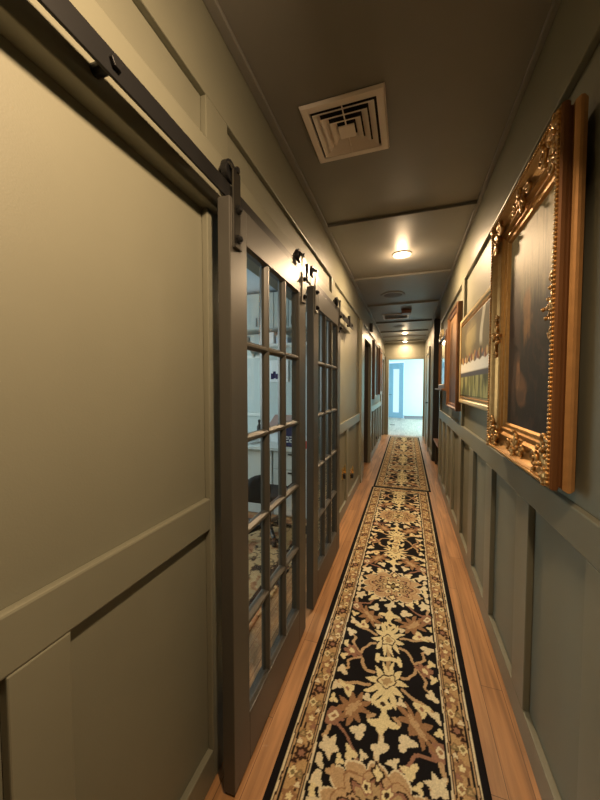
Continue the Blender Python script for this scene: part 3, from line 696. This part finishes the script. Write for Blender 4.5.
for (x, y, lb) in ((-0.06, 3.09, 'nearest visible round recessed ceiling light, glaring warm white'), (-0.06, 7.6, 'middle round recessed ceiling light, beyond the return grille'), (-0.065, 9.0, 'farthest round recessed ceiling light, close to the end opening')):
    t = thing('recessed_light', (x, y, CEIL), lb, 'ceiling light', 'recessed ceiling lights')
    MB().lathe([(0.052, -0.004), (0.075, -0.010), (0.082, -0.007), (0.084, 0.0), (0.052, 0.0)], (x, y, CEIL), 32).build('trim_ring', VENTW, t, smooth=True)
    MB().lathe([(0.001, -0.012), (0.035, -0.010), (0.051, -0.004), (0.051, -0.002), (0.001, -0.002)], (x, y, CEIL), 24).build('lens', LENS, t, smooth=True)
for (x, y, r, lb) in ((-0.19, 4.39, 0.150, 'larger grey round speaker in the ceiling, before the return grille'), (-0.17, 6.75, 0.115, 'smaller grey round speaker in the ceiling, beyond the return grille')):
    t = thing('ceiling_speaker', (x, y, CEIL), lb, 'speaker', 'round ceiling speakers')
    MB().lathe([(r-0.012, -0.008), (r-0.004, -0.009), (r, -0.004), (r, 0.0), (r-0.012, 0.0)], (x, y, CEIL), 40).build('rim', CEILP, t, smooth=True)
    MB().lathe([(0.001, -0.012), (r*0.6, -0.010), (r-0.012, -0.006), (r-0.012, -0.001), (0.001, -0.001)], (x, y, CEIL), 40).build('grille', SPKR, t, smooth=True)
t = thing('return_grille', (-0.19, 5.72, CEIL), 'long off-white slotted return grille in the ceiling, next to the reddish box', 'vent')
gx0, gx1, gy0, gy1 = -0.405, 0.012, 5.53, 5.92
MB().box(gx0, gx1, gy0, gy0+.035, CEIL-.014, CEIL).box(gx0, gx1, gy1-.035, gy1, CEIL-.014, CEIL).box(gx0, gx0+.03, gy0+.035, gy1-.035, CEIL-.014, CEIL).box(gx1-.03, gx1, gy0+.035, gy1-.035, CEIL-.014, CEIL).build('grille_frame', VENTW, t, 0.002)
for k in range(9):
    y = gy0+0.05+k*0.036
    MB().poly([(y, CEIL-0.012), (y+0.004, CEIL-0.012), (y+0.020, CEIL-0.002), (y+0.016, CEIL-0.002)], 'x', gx0+.03, gx1-.03).build('slat', VENTW, t)
MB().box(gx0+.03, gx1-.03, gy0+.035, gy1-.035, CEIL-.0015, CEIL-.0005).build('duct_shade_sheet', DUCTSH, t)  # dark sheet in place of the shaded duct behind the slats
t = thing('ceiling_sensor', (-0.025, 5.36, CEIL), 'small reddish brown box on the ceiling, in front of the return grille', 'sensor')
MB().box(-0.095, 0.045, 5.28, 5.44, CEIL-0.055, CEIL).build('housing', SENSR, t, 0.006); MB().box(-0.105, 0.055, 5.27, 5.45, CEIL-0.008, CEIL).build('mounting_plate', SENSR, t, 0.002)
t = thing('wall_sensor', (XLT, 5.60, 2.30), 'small black box high on the left wall above the first doorway', 'sensor')
MB().box(XLT, XLT+0.045, 5.54, 5.66, 2.27, 2.40).build('housing', BLACK, t, 0.004); MB().lathe([(0.02, 0), (0.02, 0.004), (0.001, 0.005)], (XLT+0.022, 5.6, 2.40), 16).build('button', IRON, t)

# outlets on the left wall
def outlet(y, z, label, gold):
    t = thing('wall_outlet', (XL, y, z), label, 'outlet', 'outlets low on the left wall')
    MB().box(XL, XL+0.006, y-0.037, y+0.037, z-0.06, z+0.06).build('cover_plate', BRASS if gold else CHAR, t, 0.002)
    MB().box(XL+0.006, XL+0.035, y-0.022, y+0.022, z-0.05, z+0.0).build('plug', BLACK, t, 0.003)
    if gold:
        m = MB(); m.lathe([(0.004, 0.0), (0.014, 0.015), (0.011, 0.05), (0.005, 0.085), (0.001, 0.10)], (XL+0.025, y, z+0.0), 16); m.build('shade', BRASS, t, smooth=True)
outlet(3.30, 0.43, 'plain brass outlet cover low on the panelled wall past the sliding doors', True)
outlet(3.80, 0.30, 'black plug with a pale gold night light low on the wall past the sliding doors', True)
outlet(6.95, 0.28, 'small black plug sticking out low beneath the edge-on pictures', False)

# small table in the right-hand alcove
t = thing('side_table', (0.6, 5.6, 0), 'small reddish wood side table in the right alcove, beside the tall dark wall', 'table')
MB().box(0.445, 0.80, 5.22, 6.02, 0.415, 0.440).build('table_top', STOOLW, t, 0.004)
MB().box(0.475, 0.77, 5.25, 5.99, 0.36, 0.414).build('apron', DARKW, t, 0.002)
for x in (0.475, 0.735):
    for y in (5.25, 5.955): MB().box(x, x+0.035, y, y+0.035, 0.0, 0.36).build('leg', DARKW, t, 0.002)

# far room floor things
t = thing('floor_register', (-0.47, 11.65, 0), 'small dark metal register in the pale floor of the far room', 'vent')
MB().box(-0.56, -0.38, 11.58, 11.72, 0.0005, 0.004).build('register_frame', GREYM, t, 0.001)
for k in range(6): MB().box(-0.545, -0.395, 11.592+k*0.021, 11.602+k*0.021, 0.004, 0.007).build('slat', BLACK, t)
m = MB()
for k in range(14): pass
t = thing('floor_mat', (0.35, 14.2, 0), 'thin grey mat lying along the back wall of the far room', 'mat')
MB().box(-0.08, 0.95, 13.95, 14.40, 0.0, 0.012).build('mat_base', GREYM, t, 0.004); MB().box(-0.05, 0.92, 13.98, 14.37, 0.012, 0.020).build('mat_pile', GREYM, t, 0.004)

# ------------------------------------------------------------------ the office behind the glazed doors
struct('wall_office', MB().box(-3.7, XLB, 3.9, 4.0, 0, 2.5), OFFW)
struct('wall_office', MB().box(-3.7, XLB, 0.2, 0.3, 0, 2.5), OFFW)
wo = MB(); wo.box(-3.7, -3.6, 0.3, 1.5, 0, 2.5); wo.box(-3.7, -3.6, 2.9, 3.9, 0, 2.5); wo.box(-3.7, -3.6, 1.5, 2.9, 0, 0.9); wo.box(-3.7, -3.6, 1.5, 2.9, 2.2, 2.5)
struct('wall_office', wo, OFFW)
wn = struct('window_2', MB().box(-3.68, -3.62, 1.5, 1.56, 0.9, 2.2).box(-3.68, -3.62, 2.84, 2.9, 0.9, 2.2).box(-3.68, -3.62, 1.56, 2.84, 0.9, 0.96).box(-3.68, -3.62, 1.56, 2.84, 2.14, 2.2).box(-3.68, -3.62, 2.18, 2.22, 0.96, 2.14), WHITE)
MB().box(-3.655, -3.645, 1.56, 2.84, 0.96, 2.14).build('pane', GLASS, wn)
struct('ceiling', MB().box(-3.7, XLB, 0.2, 4.0, 2.5, 2.56), OFFC)
def cabinet_unit(x0, x1, label):
    t = thing('wall_cabinet', ((x0+x1)/2, 3.72, 2.0), label, 'cabinet', 'grey wall cabinets in the office')
    MB().box(x0, x1, 3.58, 3.9, 2.03, 2.46).build('body', CABG, t, 0.002)
    n = 2; d = (x1-x0)/n
    for k in range(n):
        dr = MB().box(x0+k*d+0.003, x0+(k+1)*d-0.003, 3.56, 3.58, 2.035, 2.455).build('door', CABG, t, 0.002)
        MB().tube((x0+k*d+(d-.04 if k == 0 else .04), 3.55, 2.06), (x0+k*d+(d-.04 if k == 0 else .04), 3.55, 2.16), 0.005).build('handle', STEEL, dr)
for k in range(5):
    cabinet_unit(-2.62+k*0.37, -2.62+(k+1)*0.37-0.002, ['leftmost', 'second', 'third', 'fourth', 'rightmost'][k]+' grey wall cabinet seen through the glazed sliding doors')
t = thing('wall_shelf', (-1.6, 3.8, 1.86), 'long white open shelf below the grey office cabinets', 'shelf')
MB().box(-2.6, -0.80, 3.66, 3.9, 1.84, 1.865).build('shelf_board', WHITE, t, 0.002)
for x in (-2.5, -1.95, -1.30, -0.95): MB().poly([(3.9, 1.84), (3.70, 1.84), (3.9, 1.70)], 'x', x, x+0.025).build('bracket', WHITE, t)
rs = random.Random(3)
for k, x in enumerate((-2.05, -1.82, -1.62, -1.46, -1.22)):
    h = rs.uniform(.08, .15); wd = rs.uniform(.05, .08)
    t = thing('storage_box', (x, 3.76, 1.865), ['white','pale grey','white','pale blue','grey'][k]+' box on the white office shelf, '+['leftmost','second from the left','third from the left','fourth from the left','rightmost'][k], 'box', 'boxes on the office shelf')
    MB().box(x-wd, x+wd, 3.69, 3.85, 1.8655, 1.8655+h).build('body', [WHITE, CABG, PAPER, OFFC, CABG][k], t, 0.003); MB().box(x-wd-.004, x+wd+.004, 3.686, 3.854, 1.8655+h, 1.8655+h+0.02).build('lid', [WHITE, CABG, PAPER, WHITE, CABG][k], t, 0.002)
t = thing('pinned_picture', (-1.5, 3.89, 1.4), 'white sheet with dark figures pinned on the office wall', 'picture')
MB().box(-1.72, -1.45, 3.880, 3.8995, 1.40, 1.68).build('sheet', PAPER, t, 0.001)
for (x, z, a, b) in ((-1.67, 1.46, .02, .05), (-1.64, 1.475, .018, .06), (-1.60, 1.46, .02, .045), (-1.52, 1.50, .015, .05), (-1.50, 1.49, .02, .03)):
    MB().box(x-a, x+a, 3.877, 3.880, z-b*.5, z+b).build('print', NAVY, t)
for (x, lb) in ((-1.96, 'left white cupboard door frame standing on the office desk wall'),):
    t = thing('framed_board', (x, 3.89, 1.2), 'tall white framed board leaning on the office wall above the desk', 'board')
    MB().rect_sweep([(0, 0), (0, .02), (.04, .02), (.04, 0.0)], 0, .30, 0, .80)
    fb = MB(); fb.box(-2.12, -2.08, 3.87, 3.8995, 0.95, 1.75).box(-1.84, -1.80, 3.87, 3.8995, 0.95, 1.75).box(-2.08, -1.84, 3.87, 3.8995, 0.95, 0.99).box(-2.08, -1.84, 3.87, 3.8995, 1.71, 1.75)
    fb.build('border', WHITE, t, 0.002); MB().box(-2.08, -1.84, 3.885, 3.8995, 0.99, 1.71).build('face', OFFW, t)
# desk
t = thing('office_desk', (-1.6, 3.3, 0), 'long pale grey office desk with drawers behind the glazed sliding doors', 'desk')
MB().box(-2.6, -0.78, 2.98, 3.88, 0.69, 0.72).build('desk_top', WHITE, t, 0.003)
MB().box(-2.6, -1.32, 3.04, 3.06, 0.01, 0.69).build('modesty_panel', WHITE, t)
MB().box(-1.30, -0.80, 3.04, 3.85, 0.01, 0.69).build('pedestal', CABG, t)
for z0, z1 in ((0.03, 0.30), (0.31, 0.49), (0.50, 0.68)):
    d = MB().box(-1.29, -0.81, 3.02, 3.04, z0, z1).build('drawer', WHITE, t, 0.002)
    MB().box(-1.13, -0.97, 3.005, 3.02, z1-0.03, z1-0.018).build('handle', IRON, d)
t = thing('paper_stack', (-1.72, 3.2, 0.72), 'untidy stack of white papers on the office desk', 'papers')
for k in range(6):
    m = MB(); m.box(-0.15, 0.15, -0.105, 0.105, 0, 0.006); bmesh.ops.rotate(m.bm, verts=m.bm.verts[:], matrix=Matrix.Rotation(0.25*math.sin(k*2.3), 3, 'Z')); bmesh.ops.translate(m.bm, verts=m.bm.verts[:], vec=(-1.72+0.03*math.sin(k), 3.2+0.02*math.cos(k*3), 0.7205+k*0.0065)); m.build('sheet', PAPER, t)
t = thing('desk_bottle', (-1.68, 3.50, 0.72), 'small black bottle standing on the office desk', 'bottle')
MB().lathe([(0.026, 0), (0.028, 0.02), (0.028, 0.14), (0.012, 0.17), (0.012, 0.19)], (-1.68, 3.50, 0.7205), 16).build('body', BLACK, t, smooth=True); MB().lathe([(0.015, 0.19), (0.015, 0.22), (0.012, 0.224)], (-1.68, 3.50, 0.7205), 16).build('cap', IRON, t)
t = thing('leaning_board', (-1.34, 3.4, 0.72), 'pinkish board lying askew on the office desk behind the papers', 'board')
MB().poly([(3.30, 0.83), (3.62, 0.99), (3.615, 1.0), (3.295, 0.84)], 'x', -1.52, -1.14).build('panel', PINKW, t, 0.002); MB().box(-1.50, -1.16, 3.31, 3.60, 0.7205, 0.83).build('support_block', PAPER, t, 0.003)
def digit2(m, x, z, h, y):
    wv = h*0.58; s = h*0.15
    for (a, b, c, d) in ((0, wv, h-s, h), (wv-s, wv, h/2-s/2, h), (0, wv, h/2-s/2, h/2+s/2), (0, s, 0, h/2), (0, wv, 0, s)): m.box(x+a, x+b, y-0.003, y, z+c, z+d)
t = thing('folded_jersey', (-1.1, 3.1, 0.72), 'navy cloth with the white number 22 propped on the office desk', 'cloth')
m = MB(); m.box(-1.265, -1.005, 3.06, 3.15, 0.7205, 0.98); m.build('cloth', NAVY, t, 0.02, seg=3)
m = MB(); digit2(m, -1.175, 0.770, 0.062, 3.0598); digit2(m, -1.130, 0.770, 0.062, 3.0598); m.build('number', PAPER, t)
t = thing('file_box', (-0.9, 3.1, 0.72), 'red and white card box at the right end of the office desk', 'box')
MB().box(-0.970, -0.860, 3.03, 3.28, 0.7205, 0.80).build('body', RED, t, 0.003); MB().box(-0.974, -0.856, 3.026, 3.284, 0.80, 0.83).build('lid', PAPER, t, 0.003)
t = thing('desk_box', (-0.92, 3.5, 0.72), 'dark blue and black box at the right end of the office desk', 'box')
MB().box(-1.0, -0.80, 3.4, 3.6, 0.7205, 0.98).build('body', NAVY, t, 0.005); MB().box(-0.99, -0.81, 3.392, 3.40, 0.86, 0.97).build('front_panel', BLACK, t, 0.003)
# office chair
cx, cy = -1.17, 2.62; CZ = 0.0095
t = thing('office_chair', (cx, cy, 0), 'black office chair standing before the desk, seen through the nearest sliding door', 'chair')
m = MB(); m.box(cx-0.19, cx+0.19, cy-0.17, cy+0.20, 0.34, 0.40); m.build('seat', BLACKF, t, 0.03, seg=3)
m = MB(); m.poly([(cx-0.11, 0.36), (cx+0.11, 0.36), (cx+0.12, 0.50), (cx+0.08, 0.585), (cx+0.02, 0.60), (cx-0.05, 0.58), (cx-0.10, 0.50)], 'y', cy-0.25, cy-0.19); m.build('backrest', BLACKF, t, 0.03, seg=3)
MB().tube((cx, cy, 0.10), (cx, cy, 0.345), 0.025).build('column', IRON, t)
for k in range(5):
    a = 2*PI*k/5+.3; lg = MB().path([(cx, cy, 0.10), (cx+0.24*math.cos(a), cy+0.24*math.sin(a), 0.065)], [0.025, 0.016]).build('leg', BLACK, t)
    MB().tube((cx+0.24*math.cos(a)-.012, cy+0.24*math.sin(a), 0.028), (cx+0.24*math.cos(a)+.012, cy+0.24*math.sin(a), 0.028), 0.028, n=16).build('caster', BLACK, lg)
for q in (-1, 1):
    MB().path([(cx+q*0.17, cy-0.10, 0.37), (cx+q*0.21, cy-0.08, 0.46), (cx+q*0.21, cy+0.10, 0.46)], 0.014).build('armrest', BLACK, t)
t.location.z = CZ
# office rug
def office_rug(nu, nv):
    u = np.linspace(0, 1, nu)[None, :]+np.zeros((nv, 1)); v = np.linspace(0, 1, nv)[:, None]+np.zeros((1, nu))
    C = np.zeros((nv, nu, 3))+srgb(186, 158, 118)
    n1 = vnoise(u, v, 14, 14, 21); n2 = vnoise(u, v, 22, 22, 22)
    C = mixc(C, srgb(74, 58, 46), sm(np.abs(n1-0.5), 0.0, 0.02)*0+sm(0.022-np.abs(n1-0.5), 0, 0.01))
    C = mixc(C, srgb(46, 40, 38), sm(n2, 0.60, 0.63)); C = mixc(C, srgb(150, 96, 66), sm(0.40-n2, 0, 0.03)*0.8)
    e = np.minimum(np.minimum(u, 1-u), np.minimum(v, 1-v)); C = mixc(C, srgb(52, 40, 34), sm(0.05-e, 0, .004)*sm(e-0.03, 0, .004)); 
    return C
t = thing('office_rug', (-2.0, 1.5, 0), 'tan patterned rug on the office floor behind the glazed sliding doors', 'rug')
nu, nv = 260, 260
grid_mesh('woven_pile', (-3.2, 0.45, 0.008), (2.40/(nu-1), 0, 0), (0, 2.52/(nv-1), 0), nu, nv, office_rug(nu, nv), WOOL, t, thick=(0, 0, -0.0075))
